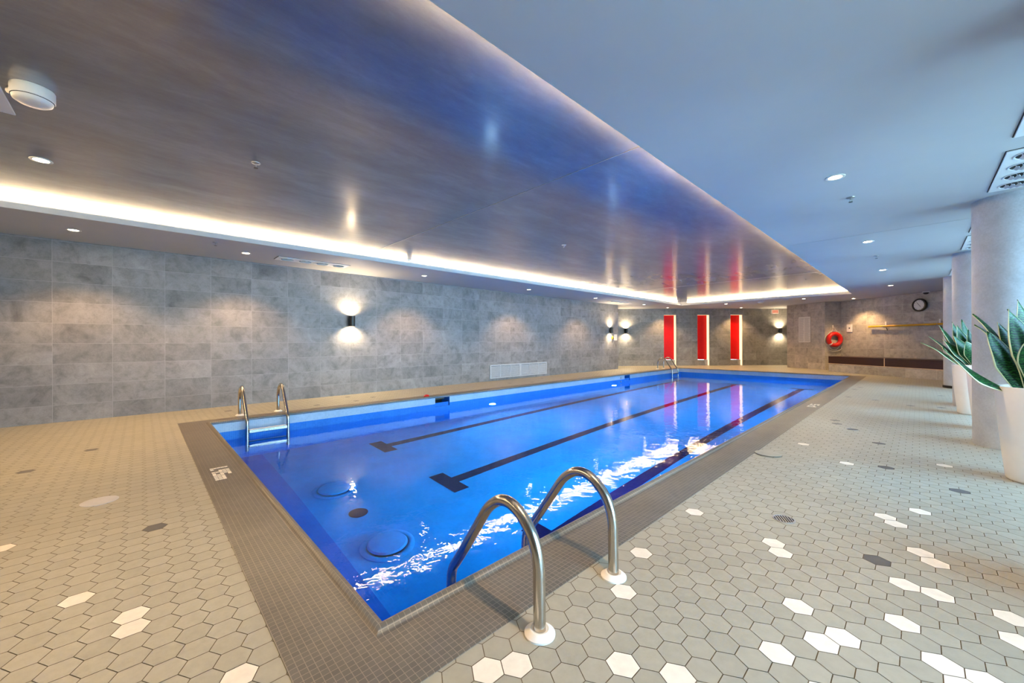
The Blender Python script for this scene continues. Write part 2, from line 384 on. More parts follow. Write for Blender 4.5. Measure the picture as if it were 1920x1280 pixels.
# ------------------------------------------------------------------ pool basin
def build_pool():
    b = MB()          # 0 light tile, 1 deep blue, 2 floor, 3 dark strip
    zt, zm = .0, -.142
    sk = [(4.42, 4.78), (11.96, 12.31)]; sz0, sz1 = -.205, -.018
    # left wall with two openings
    ys = [YN] + [q for s_ in sk for q in s_] + [YF]
    for i in range(len(ys) - 1):
        hole = i % 2 == 1; y0, y1 = ys[i], ys[i + 1]
        zs = [(zt, zm, 0), (zm, PD, 1)] if not hole else [(zt, sz1, 0), (sz0, PD, 1)]
        for z1, z0, mi in zs: b.quad((XL, y0, z0), (XL, y1, z0), (XL, y1, z1), (XL, y0, z1), mi)
    for z1, z0, mi in ((zt, zm, 0), (zm, PD, 1)):
        b.quad((XR, YF, z0), (XR, YN, z0), (XR, YN, z1), (XR, YF, z1), mi)
        b.quad((XR, YN, z0), (XL, YN, z0), (XL, YN, z1), (XR, YN, z1), mi)
        b.quad((XL, YF, z0), (XR, YF, z0), (XR, YF, z1), (XL, YF, z1), mi)
    ye = 1.33
    b.quad((XL, YN, PD), (XR, YN, PD), (XR, ye, PD), (XL, ye, PD), 3)
    b.quad((XL, ye, PD), (XR, ye, PD), (XR, YF, PD), (XL, YF, PD), 2)
    pool = struct(b, 'pool_basin', [M['light_tile'], M['blue_tile'], M['pool_floor'], M['pool_edge']])
    # three lane lines with T ends, laid in the floor
    for k, (xa, xb, w) in enumerate(((-6.12, -6.44, .17), (-4.23, -4.47, .17), (-2.50, -2.57, .17))):
        m = MB(); ya, yb = (2.88, 15.2) if k < 2 else (2.9, 15.2); zl = PD + .004
        fx = lambda y: xa + (xb - xa) * (y - ya) / (yb - ya)
        m.quad((fx(ya) - w / 2, ya, zl), (fx(ya) + w / 2, ya, zl), (fx(yb) + w / 2, yb, zl), (fx(yb) - w / 2, yb, zl))
        for y, x in ((ya - .11, xa), (yb - .11, xb)):
            m.box(x - .30, x + .30, y, y + .22, PD, zl + .001)
        m.build('lane_marking', M['lane'], pool)
    # coping: swept profile with a raised bull-nose at the water
    prof = [(0, -.014), (0, -.004), (.004, .014), (.014, .027), (.026, .030), (.038, .024), (.047, .012), (.056, .006), (.075, .0055), (.335, .006), (.345, .003), (.345, -.03)]
    c = MB(); vs = []; n = len(prof)
    for o_, z in prof:
        vs += [(XL - o_, YN - o_, z), (XR + o_, YN - o_, z), (XR + o_, YF + o_, z), (XL - o_, YF + o_, z)]
    fs = []
    for i in range(n - 1):
        for k in range(4):
            k2 = (k + 1) % 4; fs.append((i * 4 + k2, i * 4 + k, (i + 1) * 4 + k, (i + 1) * 4 + k2))
    c.add(vs, fs); cop = struct(c, 'pool_coping', M['coping'], smooth=40)
    # depth figure in white tiles on the near coping, and two on the right coping
    rows = ['11111', '10000', '00111', '11111', '10111', '11101', '11100', '11100', '11100']
    tall = {(2, 2), (4, 0), (4, 2), (4, 4), (6, 2), (7, 2)}
    d = MB()
    for r, s_ in enumerate(rows):
        for q, ch in enumerate(s_):
            if ch == '1':
                x = -4.45 + .0475 * r; y = .442 + .0265 * q; ln = .0475 if (r, q) in tall else .030
                d.box(x, x + ln, y, y + .0235, .0055, .0072)
    d.build('depth_marking', M['hexw'], cop)
    for yy in (8.36,):
        d = MB()
        for r, s_ in enumerate(['11111', '10010', '11110', '00000', '11101', '10101', '10111']):
            for q, ch in enumerate(s_):
                if ch == '1':
                    y = yy + .062 * r; x = -1.35 + .0265 * q; d.box(x, x + .0235, y, y + .042, .0055, .0072)
        d.build('depth_marking', M['hexw'], cop)
    w = MB().quad((XL, YN, WZ), (XR, YN, WZ), (XR, YF, WZ), (XL, YF, WZ))
    wo = struct(w, 'pool_water', M['water'])
    # skimmer mouths
    sklab = ['open skimmer mouth in the left pool wall, nearer the camera', 'open skimmer mouth in the left pool wall by the far ladder']
    for (y0, y1), lb in zip(sk, sklab):
        t = thing('pool_skimmer', lb, 'skimmer', (XL, (y0 + y1) / 2, sz0), group='pool skimmers')
        hw = (y1 - y0) / 2; hz = sz1 - sz0; m = MB(); dp = .30
        m.quad((0, -hw, 0), (0, hw, 0), (-dp, hw, 0), (-dp, -hw, 0)); m.quad((0, -hw, hz), (-dp, -hw, hz), (-dp, hw, hz), (0, hw, hz))
        m.quad((0, -hw, 0), (-dp, -hw, 0), (-dp, -hw, hz), (0, -hw, hz)); m.quad((0, hw, 0), (0, hw, hz), (-dp, hw, hz), (-dp, hw, 0))
        m.build('throat', M['blue_tile'], t)
        m = MB(); m.quad((-dp, -hw, 0), (-dp, hw, 0), (-dp, hw, hz), (-dp, -hw, hz)); m.build('back_opening', M['dark'], t)
        m = MB(); m.box(-.05, -.035, -hw + .006, hw - .006, 0, hz * .42); m.build('weir_flap', M['blue_tile'], t)
    # underwater lamps: visible pair on the left wall, unseen ones added on the right for the violet glow there
    def plight(x, y, sx, lb):
        t = thing('underwater_light', lb, 'pool light', (x, y, -.50), 0, 'underwater pool lights')
        xf = Matrix.Rotation(sx * PI / 2, 4, 'Y')
        MB().lathe([(.10, 0), (.10, .008), (.085, .014), (.04, .014)], 28, xf=xf).build('trim_ring', M['steel'], t, 40)
        MB().lathe([(.042, .012), (.03, .017), (.01, .019)], 28, xf=xf, cap0=False).build('lens', M['plens'], t, 60)
        lamp('lamp', 'SPOT', (sx * .06, 0, 0), POOLW, (.50, .74, 1), t, spot_size=math.radians(165), spot_blend=.6, shadow_soft_size=.07, rot=(0, -sx * PI / 2, 0))
    plight(XL, 5.94, 1, 'bluish underwater light in the left pool wall past the nearer skimmer')
    plight(XL, 11.19, 1, 'bluish underwater light in the left pool wall just before the far skimmer')
    plight(XR, 4.2, -1, 'added, unseen underwater light in the right pool wall nearest the camera')
    plight(XR, 9.3, -1, 'added, unseen underwater light in the right pool wall, middle')
    plight(XR, 14.0, -1, 'added, unseen underwater light in the right pool wall, far end')
    # main drains and the black disc between them
    for (x, y), lb in (((-4.97, 1.71), 'round white main drain cover on the pool floor, left of the black disc'), ((-3.5, 1.69), 'round white main drain cover on the pool floor, right of the black disc')):
        t = thing('main_drain', lb, 'drain', (x, y, PD), group='main drains')
        MB().lathe([(.25, 0), (.25, .012), (.235, .02), (.20, .02), (.19, .012)], 36, cap1=False).build('ring', M['pool_floor'], t, 40)
        MB().lathe([(.185, .035), (.17, .062), (.10, .075), (.02, .078)], 36).build('cover', M['pool_floor'], t, 40)
        MB().lathe([(.10, .0), (.10, .034)], 20).build('sump', M['dark'], t, 40)
    o = MB().lathe([(.10, 0), (.10, .006), (.09, .010)], 32, c=(-4.24, 1.71, PD)).build('hydrostatic_cover', M['lane'], smooth=40)
    tag(o, 'small black disc on the pool floor between the two round drains', 'drain cover')
    for z, lb in ((-.085, 'upper small round return inlet by the far skimmer'), (-.21, 'lower small round return inlet by the far skimmer')):
        o = MB().lathe([(.03, 0), (.028, .012), (.012, .016)], 16, c=(XL, 11.72, z), xf=Matrix.Rotation(PI / 2, 4, 'Y')).build('return_inlet', M['alu'], smooth=40)
        tag(o, lb, 'inlet', 'return inlets')
POOLW = 230
build_pool()

# ------------------------------------------------------------------ walls
def wall_poly(name, pts, mat, th=.25, z0=-.05, z1=HU + .1, side=1):
    a, b = Vector((*pts[0], 0)), Vector((*pts[1], 0)); d = (b - a).normalized(); n = Vector((-d.y, d.x, 0)) * side * th
    m = MB(); v = [a, b, b + n, a + n]; lo = [(p.x, p.y, z0) for p in v]; hi = [(p.x, p.y, z1) for p in v]
    m.add(lo + hi, [(0, 1, 5, 4), (1, 2, 6, 5), (2, 3, 7, 6), (3, 0, 4, 7), (0, 3, 2, 1), (4, 5, 6, 7)])
    return fixn(struct(m, name, mat))
m = MB().box(-12, WX, NW - .2, 14.41, -.05, HU + .1); struct(m, 'wall_left', M['wall_l'])
m = MB().box(WX, RX + .2, NW - .25, NW, -.05, HU + .1); struct(m, 'wall_near', M['wall_w'])
BD = Vector((bx / bl, by / bl, 0)); BN = Vector((BD.y, -BD.x, 0))        # along the back wall; facing the room
B0 = Vector((-9.68, 16.18, 0))
def back_s(x): return (x + 9.68) / BD.x
niches = [(-8.255, -7.86), (-7.177, -6.795), (-6.114, -5.73)]
NZ = 2.385; ND = .24
def build_back():
    m = MB(); th = .5
    XF = Matrix((( BD.x, BN.x, 0, B0.x), (BD.y, BN.y, 0, B0.y), (0, 0, 1, 0), (0, 0, 0, 1)))   # local x along wall, y into the room
    xs = [-3.3] + [back_s(q) for n_ in niches for q in n_] + [9.2]
    for i in range(len(xs) - 1):
        if i % 2 == 0: m.box(xs[i], xs[i + 1], -th, 0, -.05, HU + .1, 0, XF)
        else: m.box(xs[i], xs[i + 1], -th, 0, NZ, HU + .1, 0, XF)
    fixn(struct(m, 'wall_back', M['wall_b']))
    lab = ['leftmost tall red light niche in the back wall', 'middle tall red light niche in the back wall', 'rightmost tall red light niche in the back wall']
    for k, n_ in enumerate(niches):
        a, b = back_s(n_[0]), back_s(n_[1]); w = b - a; mid = (a + b) / 2
        t = thing('light_niche', lab[k], 'light niche', XF @ Vector((mid, 0, 0)), math.atan2(BD.y, BD.x), 'red light niches'); hw = w / 2
        # local: x along wall, +y is away from the room -> recess at +y
        q = MB(); q.box(-hw + .004, hw - .004, ND, ND + .015, .27, NZ - .004); q.build('back_panel', M['nichered'], t)
        q = MB()
        for s_ in (-1, 1): q.quad((s_ * (hw - .002), .003, .003), (s_ * (hw - .002), ND + .02, .003), (s_ * (hw - .002), ND + .02, NZ - .003), (s_ * (hw - .002), .003, NZ - .003))
        q.quad((-hw + .002, .003, NZ - .003), (hw - .002, .003, NZ - .003), (hw - .002, ND + .02, NZ - .003), (-hw + .002, ND + .02, NZ - .003)); q.build('reveal', M['reveal'], t)
        q = MB().box(-hw + .012, hw - .012, ND - .10, ND + .02, 0, .265); q.build('plinth', M['wall_b'], t)
        for s_ in (-1, 1):
            q = MB().box(s_ * (hw - .005) - .002, s_ * (hw - .005) + .002, ND - .20, ND - .012, .012, NZ - .02); q.build('reveal_glow', M['niche_led_glow'], t)  # LED widened to a glowing sheet so the reveal itself looks lit
        q = MB().box(-hw + .03, hw - .03, ND - .085, ND - .045, NZ - .008, NZ - .003); q.build('reveal_glow', M['niche_led_glow'], t)
build_back()
wall_poly('wall_pier', ((-3.95, 20.28), (-2.54, 19.37)), M['wall_p'], .6)
wall_poly('wall_recess', ((-2.54, 19.37), (-2.10, 19.81)), M['wall_w'], .5)
wall_poly('wall_far', ((-2.10, 19.81), (RX + .2, 16.17)), M['wall_w'], .3)
# left face of the pier closes against the back wall
wall_poly('wall_pier_return', ((-3.95, 20.28), (-3.3, 23.2)), M['wall_p'], .3, side=-1)

# window wall on the right: solid piers, sill and head, glazed bays between
bays = [(.55, 2.6), (3.45, 6.3), (7.2, 10.05), (10.9, 13.6)]
m = MB(); ys = [NW - .2] + [q for b_ in bays for q in b_] + [17.2]
for i in range(len(ys) - 1):
    if i % 2 == 0: m.box(RX, RX + .25, ys[i], ys[i + 1], -.05, HU + .1)
    else: m.box(RX, RX + .25, ys[i], ys[i + 1], -.05, .06); m.box(RX, RX + .25, ys[i], ys[i + 1], 2.55, HU + .1)
struct(m, 'wall_right', M['paint'])
for k, (y0, y1) in enumerate(bays):
    t = thing('window_%d' % (k + 1), None, None, (RX + .1, (y0 + y1) / 2, .06)); t['kind'] = 'structure'
    hw = (y1 - y0) / 2; q = MB()
    for a, b, c_, d in ((-hw, hw, 0, .05), (-hw, hw, 2.44, 2.49)): q.box(-.03, .03, a, b, c_, d)
    for y in (-hw, -.025, hw - .05): q.box(-.03, .03, y, y + .05, .05, 2.44)
    q.build('window_frame', M['alu'], t)
    q = MB().box(-.004, .004, -hw + .05, hw - .05, .05, 2.44); q.build('window_pane', M['pane'], t)
    lp = lamp('window_portal', 'AREA', (RX + .27, (y0 + y1) / 2, 1.3), 1, (1, 1, 1), None, shape='RECTANGLE', size=2.48, size_y=y1 - y0, rot=(0, PI / 2, 0))
    lp.data.cycles.is_portal = True

# ------------------------------------------------------------------ ceilings
m = MB(); X0, X1, Y0, Y1 = -12, RX + .2, NW - .2, 23
for a in ((X0, X1, Y0, CYN), (X0, X1, CYF, Y1), (X0, CXL, CYN, CYF), (CXR, X1, CYN, CYF)):
    m.quad((a[0], a[3], H), (a[1], a[3], H), (a[1], a[2], H), (a[0], a[2], H))
TR = .09; LZ = 2.742; LT = .018
def ring(m, x0, x1, y0, y1, o, z0, z1, inward=True):
    p = [(x0 - o, y0 - o), (x1 + o, y0 - o), (x1 + o, y1 + o), (x0 - o, y1 + o)]
    for k in range(4):
        a, b = p[k], p[(k + 1) % 4]
        m.quad((a[0], a[1], z0), (a[0], a[1], z1), (b[0], b[1], z1), (b[0], b[1], z0)) if inward else m.quad((b[0], b[1], z0), (b[0], b[1], z1), (a[0], a[1], z1), (a[0], a[1], z0))
def flat(m, x0, x1, y0, y1, oa, ob, z):
    a = [(x0 - oa, y0 - oa), (x1 + oa, y0 - oa), (x1 + oa, y1 + oa), (x0 - oa, y1 + oa)]; b = [(x0 - ob, y0 - ob), (x1 + ob, y0 - ob), (x1 + ob, y1 + ob), (x0 - ob, y1 + ob)]
    for k in range(4):
        j = (k + 1) % 4; m.quad((*a[k], z), (*a[j], z), (*b[j], z), (*b[k], z))
C4 = (CXL, CXR, CYN, CYF)
ring(m, *C4, 0, H, LZ); flat(m, *C4, 0, LT, LZ); ring(m, *C4, LT, H + .02, LZ, False); flat(m, *C4, LT, TR, H + .02); ring(m, *C4, TR, H + .02, HU)
struct(m, 'ceiling', M['paint'])
m = MB().quad((CXL - TR - .05, CYF + TR + .05, HU), (CXR + TR + .05, CYF + TR + .05, HU), (CXR + TR + .05, CYN - TR - .05, HU), (CXL - TR - .05, CYN - TR - .05, HU))
struct(m, 'ceiling_raised', M['plaster'])
for k, y in enumerate((3.12, 12.03)):
    struct(MB().box(CXL - TR, CXR + TR, y - .004, y + .004, HU - .0035, HU + .002), 'trim_%d' % (k + 1), M['alu'])
struct(MB().box(CXR + .001, RX, 7.496, 7.504, H - .002, H + .002), 'trim_3', M['vent'])
# LED strips in the cove, one run per side (short gaps at the corners and one joint on the left)
def strip(lb, x0, x1, y0, y1, gap=None):
    q = MB(); z0, z1 = 2.797, 2.815
    if gap: q.box(x0, x1, y0, gap - .06, z0, z1); q.box(x0, x1, gap + .06, y1, z0, z1)
    else: q.box(x0, x1, y0, y1, z0, z1)
    tag(q.build('cove_light_strip', M['led']), lb, 'light strip', 'cove light strips')
s0, s1 = TR - .006, TR - .001
strip('warm light strip glowing in the ceiling cove along the left wall side', CXL - s1, CXL - s0, CYN + .1, CYF - .22, 3.93)
q = MB(); q.box(CXR + .055, CXR + .080, CYN + .1, CYF - .1, LZ - .018, LZ - .006)
tag(q.build('cove_light_strip', M['led_up']), 'warm light strip hidden in the ceiling cove on the window side', 'light strip', 'cove light strips')
strip('warm light strip glowing in the ceiling cove at the far end of the pool', CXL + .22, CXR - .1, CYF + s0, CYF + s1)
strip('warm light strip in the ceiling cove at the camera end', CXL + .1, CXR - .1, CYN - s1, CYN - s0)

# columns
for k, (y, lb) in enumerate(((3.03, 'round pale column just beyond the right edge of the view'), (6.75, 'nearest visible round pale column beside the white planter'), (10.48, 'second round pale column, behind the nearest one'), (14.16, 'farthest round pale column with a dark base'))):
    t = thing('round_column', lb, 'column', (.41 + .30, y, 0), group='round columns'); t['kind'] = 'structure'
    MB().lathe([(.30, 0), (.30, H)], 64).build('shaft', M['column'], t, 40)
    if k == 3: MB().lathe([(.315, 0), (.315, .055), (.30, .06)], 48, cap1=False).build('base_ring', M['black'], t, 40)

# ------------------------------------------------------------------ pool ladders
def make_ladder():
    t = thing('pool_ladder', 'stainless steel pool ladder with white floor flanges nearest the camera', 'pool ladder', (XR, 1.40, 0), 0, 'pool ladders')
    # local: x away from the water positive, y along the pool edge
    key = [(.475, 0), (.473, .18), (.468, .28), (.440, .365), (.385, .428), (.320, .463), (.255, .462), (.200, .432), (.150, .385), (.09, .30), (0., .172), (-.085, .055), (-.115, .01), (-.128, -.05), (-.130, -.2), (-.13, -1.0)]
    # smooth the path with Catmull-Rom
    def cr(P, n=6):
        out = []
        for i in range(len(P) - 1):
            p0, p1, p2, p3 = [Vector((*P[max(0, min(len(P) - 1, j))], 0)) for j in (i - 1, i, i + 1, i + 2)]
            for s_ in range(n):
                u = s_ / n; out.append(.5 * ((2 * p1) + (p2 - p0) * u + (2 * p0 - 5 * p1 + 4 * p2 - p3) * u * u + (3 * p1 - p0 - 3 * p2 + p3) * u ** 3))
        out.append(Vector((*P[-1], 0))); return out
    path = cr(key)
    for s_ in (-.268, .268):
        MB().tube([(p.x, s_, p.y) for p in path], .0245, 20).build('handrail', M['steel'], t, 50)
        MB().lathe([(.061, 0), (.061, .007), (.056, .011), (.040, .023), (.036, .024), (.030, .019), (.025, .019)], 36, c=(.475, s_, 0), cap1=False).build('flange', M['flange'], t, 22)
    for z in (-.153, -.46, -.76):
        q = MB().box(-.165, -.085, -.25, .25, z - .028, z + .022)
        tr = q.build('tread', M['steel'], t, bevel=.006)
        for i in range(3): MB().box(-.155 + i * .026, -.145 + i * .026, -.24, .24, z + .022, z + .025).build('grip_strip', M['white'], tr)
    return t
L1 = make_ladder()
dup(L1, (XL, 1.388, 0), 'stainless steel pool ladder on the left edge near the camera-end corner', PI, )
dup(L1, (XL, 15.65, 0), 'stainless steel pool ladder in the far left pool corner before the red niches', PI)

# ------------------------------------------------------------------ ceiling fittings
def make_downlight():
    t = thing('recessed_downlight', '', 'downlight', (0, 0, H), 0, 'recessed ceiling downlights')
    MB().lathe([(.074, 0), (.074, -.004), (.066, -.007), (.052, -.004), (.048, .012)], 32, cap0=False, cap1=False).build('trim_ring', M['white'], t, 50)
    MB().lathe([(.049, -.001), (.04, -.002)], 28).build('lens', M['lens'], t)
    lamp('lamp', 'SPOT', (0, 0, -.03), DLW, WARM, t, spot_size=math.radians(112), spot_blend=.62, shadow_soft_size=.045)
    return t
DLW = 80
dl = [(-7.82, -.66, H, 'downlight in the left soffit, leftmost in view'), (-7.87, 1.28, H, 'downlight in the left soffit just before the four-nozzle diffuser'),
      (-7.82, 4.69, H, 'downlight in the left soffit, third from the left edge'), (-7.85, 8.18, H, 'downlight in the left soffit, fourth from the left edge'),
      (-7.82, 11.52, H, 'downlight in the left soffit nearest the end of the left wall'), (-7.87, 15.10, H, 'downlight in the soffit above the far left wall light'),
      (-7.85, 17.25, H, 'downlight in the far soffit above the leftmost red niche'), (-5.46, 17.35, H, 'downlight in the far soffit nearer the cove, above the rightmost red niche'),
      (-5.60, 19.84, H, 'downlight in the far soffit close to the back wall, right of the rightmost red niche'), (-2.88, 17.43, H, 'downlight in the far soffit in front of the tiled pier'),
      (-1.63, 18.71, H, 'downlight in the soffit close to the far wall, above the life ring'),
      (-.532, 4.68, H, 'largest downlight in the blue-lit right soffit, nearest the camera'), (-.538, 8.10, H, 'second downlight along the right soffit'),
      (-.534, 11.60, H, 'third downlight along the right soffit'), (-.534, 15.04, H, 'fourth and farthest downlight along the right soffit'),
      (-5.56, -.665, HU, 'downlight in the raised plaster ceiling by the left cove'), (-.535, 1.22, H, 'downlight in the right soffit above the camera'),
      (-3.58, -.67, HU, 'downlight in the raised plaster ceiling by the square grille')]
d0 = None; DIM = []
for x, y, z, lb in dl:
    if d0 is None: d0 = make_downlight(); d0.location = (x, y, z); d0['label'] = lb
    else:
        n_ = dup(d0, (x, y, z), lb)
        k_ = 1.05 if abs(y - 1.22) < .01 else .66 if -.6 < x < -.5 else 1.
        for ch in n_.children:
            if ch.type == 'LIGHT' and k_ != 1.: ch.data = ch.data.copy(); ch.data.energy = DLW * k_

def make_sconce():
    t = thing('wall_sconce', '', 'wall light', (0, 0, 0), 0, 'up and down wall lights')   # local +x into the room
    xf = None
    MB().lathe([(.062, -.115), (.066, -.115), (.066, .115), (.062, .115), (.062, .10)], 32, c=(.09, 0, 0), cap0=False, cap1=False).build('body', M['black'], t, 40)
    MB().box(0, .04, -.045, .045, -.06, .06).build('wall_plate', M['black'], t, bevel=.004)
    for s_, a in ((1, PI), (-1, 0)):
        MB().lathe([(.061, .095 * s_), (.03, .096 * s_)], 24, c=(.09, 0, 0)).build('lens', M['slens'], t)
        lamp('lamp', 'SPOT', (.09, 0, .122 * s_), SCW, (1, .76, .46), t, spot_size=math.radians(150), spot_blend=.8, shadow_soft_size=.03, rot=(a, 0, 0))
    return t
SCW = 28
s0_ = make_sconce(); s0_.location = (WX, 3.34, 1.62); s0_['label'] = 'black up and down wall light on the left wall nearest the camera'
dup(s0_, (WX, 13.77, 1.60), 'black up and down wall light near the far end of the left wall')
ba = math.atan2(BN.y, BN.x)
dup(s0_, (-9.478, 16.4, 1.63), 'black up and down wall light on the back wall left of the red niches', ba)
dup(s0_, (-4.542, 21.749, 1.617), 'black up and down wall light on the back wall below the red exit sign', ba)

# air diffusers with round swirl nozzles
def make_diffuser():
    t = thing('ceiling_vent', '', 'air diffuser', (0, 0, H), 0, 'ceiling air diffusers')   # local y along the length
    MB().box(-.16, .16, -.62, .62, -.012, 0).build('face_plate', M['ventw'], t, bevel=.003)
    MB().box(-.166, .166, -.626, .626, -.004, .001).build('shadow_gap', M['dark'], t)
    for k in range(4):
        yc = -.45 + .30 * k
        nz = MB().lathe([(.118, -.0125), (.112, -.019), (.104, -.019), (.100, -.0125)], 36, c=(0, yc, 0), cap0=False, cap1=False).build('swirl_nozzle', M['ventw'], t, 40)
        MB().lathe([(.100, -.0125), (.02, -.0128)], 30, c=(0, yc, 0)).build('throat', M['dark'], nz)
        for j in range(5):
            q = MB(); a0 = -.085 + j * .038; n = 8
            for i in range(n):
                e0, e1 = -.085 + .17 * i / n, -.085 + .17 * (i + 1) / n
                f = lambda e: a0 + .028 * math.cos(e / .085 * 1.2)
                lim = lambda x, e: max(-1, min(1, x)) if x * x + e * e < .0098 else None
                if f(e0) ** 2 + e0 ** 2 > .0096 or f(e1) ** 2 + e1 ** 2 > .0096: continue
                q.quad((f(e0) - .010, yc + e0, -.013), (f(e1) - .010, yc + e1, -.013), (f(e1) + .012, yc + e1, -.030), (f(e0) + .012, yc + e0, -.030))
                q.quad((f(e0) + .012, yc + e0, -.030), (f(e1) + .012, yc + e1, -.030), (f(e1) + .013, yc + e1, -.027), (f(e0) + .013, yc + e0, -.027))
            if q.v: q.build('vane', M['ventw'], nz)
    return t
df0 = make_diffuser(); df0.location = (.655, 5.675, H); df0['label'] = 'white ceiling diffuser with swirl nozzles in front of the nearest column'
dup(df0, (.655, 4.11, H), 'white ceiling diffuser cut by the right edge of the view, nearest the camera')
dup(df0, (.655, 7.84, H), 'white ceiling diffuser hidden just behind the nearest column')
dup(df0, (.655, 9.35, H), 'white ceiling diffuser in front of the second column')
dup(df0, (.655, 11.6, H), 'white ceiling diffuser behind the second column')
dup(df0, (.655, 13.05, H), 'white ceiling diffuser in front of the farthest column')
dup(df0, (-7.90, 2.36, H), 'white four-nozzle ceiling diffuser in the left soffit above the wall light')
dup(df0, (-7.90, 13.25, H), 'white ceiling diffuser in the left soffit above the end of the left wall')

def make_sprinkler(z):
    t = thing('fire_sprinkler', '', 'sprinkler', (0, 0, z), 0, 'ceiling sprinklers')
    MB().lathe([(.038, 0), (.036, -.006), (.018, -.012)], 24, cap0=False).build('escutcheon', M['alu'], t, 40)
    MB().tube([(0, 0, -.008), (0, 0, -.026)], .006, 8).build('stem', M['alu'], t, 40)
    q = MB()
    for s_ in (-1, 1): q.tube([(s_ * .004, 0, -.022), (s_ * .014, 0, -.034), (0, 0, -.05)], .0022, 6)
    q.build('frame_arm', M['alu'], t, 40)
    MB().lathe([(.018, -.052), (.018, -.049), (.004, -.049)], 18).build('deflector', M['black'], t, 40)
    return t
sp = make_sprinkler(H); sp.location = (-.495, 5.46, H); sp['label'] = 'small pendent sprinkler in the right soffit by the nearest downlight'
dup(sp, (-.523, 9.575, H), 'small pendent sprinkler in the right soffit past the second downlight')
dup(sp, (-4.28, .777, HU), 'small pendent sprinkler in the raised plaster ceiling near the left of the view')
dup(sp, (-4.265, 5.335, HU), 'small pendent sprinkler in the raised plaster ceiling above the middle of the pool')
dup(sp, (-7.33, .81, H), 'small sprinkler head in the left soffit beside the cove')
# smoke detector on the far soffit
t = thing('smoke_detector', 'round white smoke detector on the far soffit before the exit sign', 'smoke detector', (-4.255, 17.465, H))
MB().lathe([(.11, 0), (.11, -.016), (.10, -.022)], 32, cap0=False).build('base', M['white'], t, 40)
MB().lathe([(.085, -.022), (.08, -.05), (.05, -.062)], 32, cap0=False).build('chamber', M['white'], t, 40)
# dome alarm at the upper left
t = thing('alarm_beacon', 'round white alarm unit hanging from the raised ceiling at upper left', 'alarm', (-4.04, -.518, HU))
MB().lathe([(.098, 0), (.100, -.004), (.100, -.066), (.096, -.070)], 48, cap0=False).build('housing', M['white'], t, 40)
MB().lathe([(.093, -.072), (.088, -.088), (.070, -.100), (.03, -.104), (.01, -.105)], 48).build('dome_cover', M['white'], t, 60)
MB().lathe([(.0965, -.0695), (.0965, -.0725)], 40).build('seam', M['dark'], t)
for k, (dx, dy) in enumerate(((-.056, -.080), (-.080, -.106))):
    MB().lathe([(.0, -.040), (.014, -.036), (.020, -.026), (.020, -.014), (.010, 0)], 16, c=(dx, dy, 0), cap0=False).build('lamp_eye', M['flange'], t, 50)
# square grille at the left frame edge
t = thing('ceiling_grille', 'square white ceiling grille cut by the left edge beside the alarm', 'ceiling grille', (-4.27, -.965, HU))
q = MB()
for a in ((-.30, .30, .24, .30), (-.30, .30, -.30, -.24), (-.30, -.24, -.24, .24), (.24, .30, -.24, .24)): q.box(*a, -.012, 0)
q.build('frame', M['ventw'], t, bevel=.003)
MB().box(-.24, .24, -.24, .24, -.002, 0).build('back', M['dark'], t)
q = MB()
for k in range(8):
    y = -.21 + k * .06; q.add([(-.24, y - .02, -.002), (.24, y - .02, -.002), (.24, y + .012, -.016), (-.24, y + .012, -.016), (-.24, y + .014, -.013), (.24, y + .014, -.013)], [(0, 1, 2, 3), (3, 2, 5, 4)])
q.build('louvre', M['ventw'], t)
# security camera dome by the far wall
t = thing('security_camera', 'small black dome camera under the soffit above the clock', 'camera', (.16, 17.72, H))
MB().lathe([(.085, 0), (.085, -.03), (.075, -.034)], 32, cap0=False).build('base', M['white'], t, 40)
MB().lathe([(.068, -.034), (.064, -.06), (.045, -.082), (.015, -.092)], 32, cap0=False).build('dome', M['black'], t, 60)

# ------------------------------------------------------------------ left wall fittings
t = thing('wall_vent', 'pale grey double louvred vent low on the left wall', 'wall vent', (WX, 8.625, .07))
for s_ in (-1, 1):
    q = MB(); a, b = (-1.255, .0) if s_ < 0 else (.0, 1.255)
    for y0, y1, z0, z1 in ((a, b, 0, .035), (a, b, .367, .402), (a, a + .045, .035, .367), (b - .045, b, .035, .367)): q.box(0, .022, y0, y1, z0, z1)
    for j in (1, 2): q.box(0, .018, a + (b - a) * j / 3 - .012, a + (b - a) * j / 3 + .012, .035, .367)
    fr = q.build('frame', M['vent'], t, bevel=.003)
    q = MB()
    for k in range(11):
        z = .045 + k * .029; q.add([(.002, a + .045, z + .022), (.002, b - .045, z + .022), (.016, b - .045, z), (.016, a + .045, z), (.016, b - .045, z - .003), (.016, a + .045, z - .003)], [(0, 1, 2, 3), (3, 2, 4, 5)])
    q.build('louvre', M['vent'], fr)
    MB().box(.0005, .002, a + .04, b - .04, .03, .37).build('back', M['dark'], fr)
t = thing('alarm_pull', 'small yellow emergency pull with hanging cord on the left wall end', 'emergency pull', (WX, 13.95, 1.30))
MB().lathe([(.065, 0), (.065, .02), (.05, .03)], 24, xf=Matrix.Rotation(PI / 2, 4, 'Y')).build('disc', M['yellow'], t, 40)
MB().lathe([(.026, .03), (.026, .05), (.012, .055)], 16, c=(0, .025, -.012), xf=Matrix.Rotation(PI / 2, 4, 'Y')).build('knob', M['black'], t, 40)
MB().tube([(.02, -.03, -.05), (.025, -.035, -.12), (.02, -.03, -.2)], .006, 8).build('cord', M['black'], t, 40)
o = MB().box(WX, WX + .008, 14.10, 14.33, 1.19, 1.44).build('notice_plate', M['paper'], bevel=.002); tag(o, 'small white notice plate on the left wall edge beside the yellow pull', 'notice')

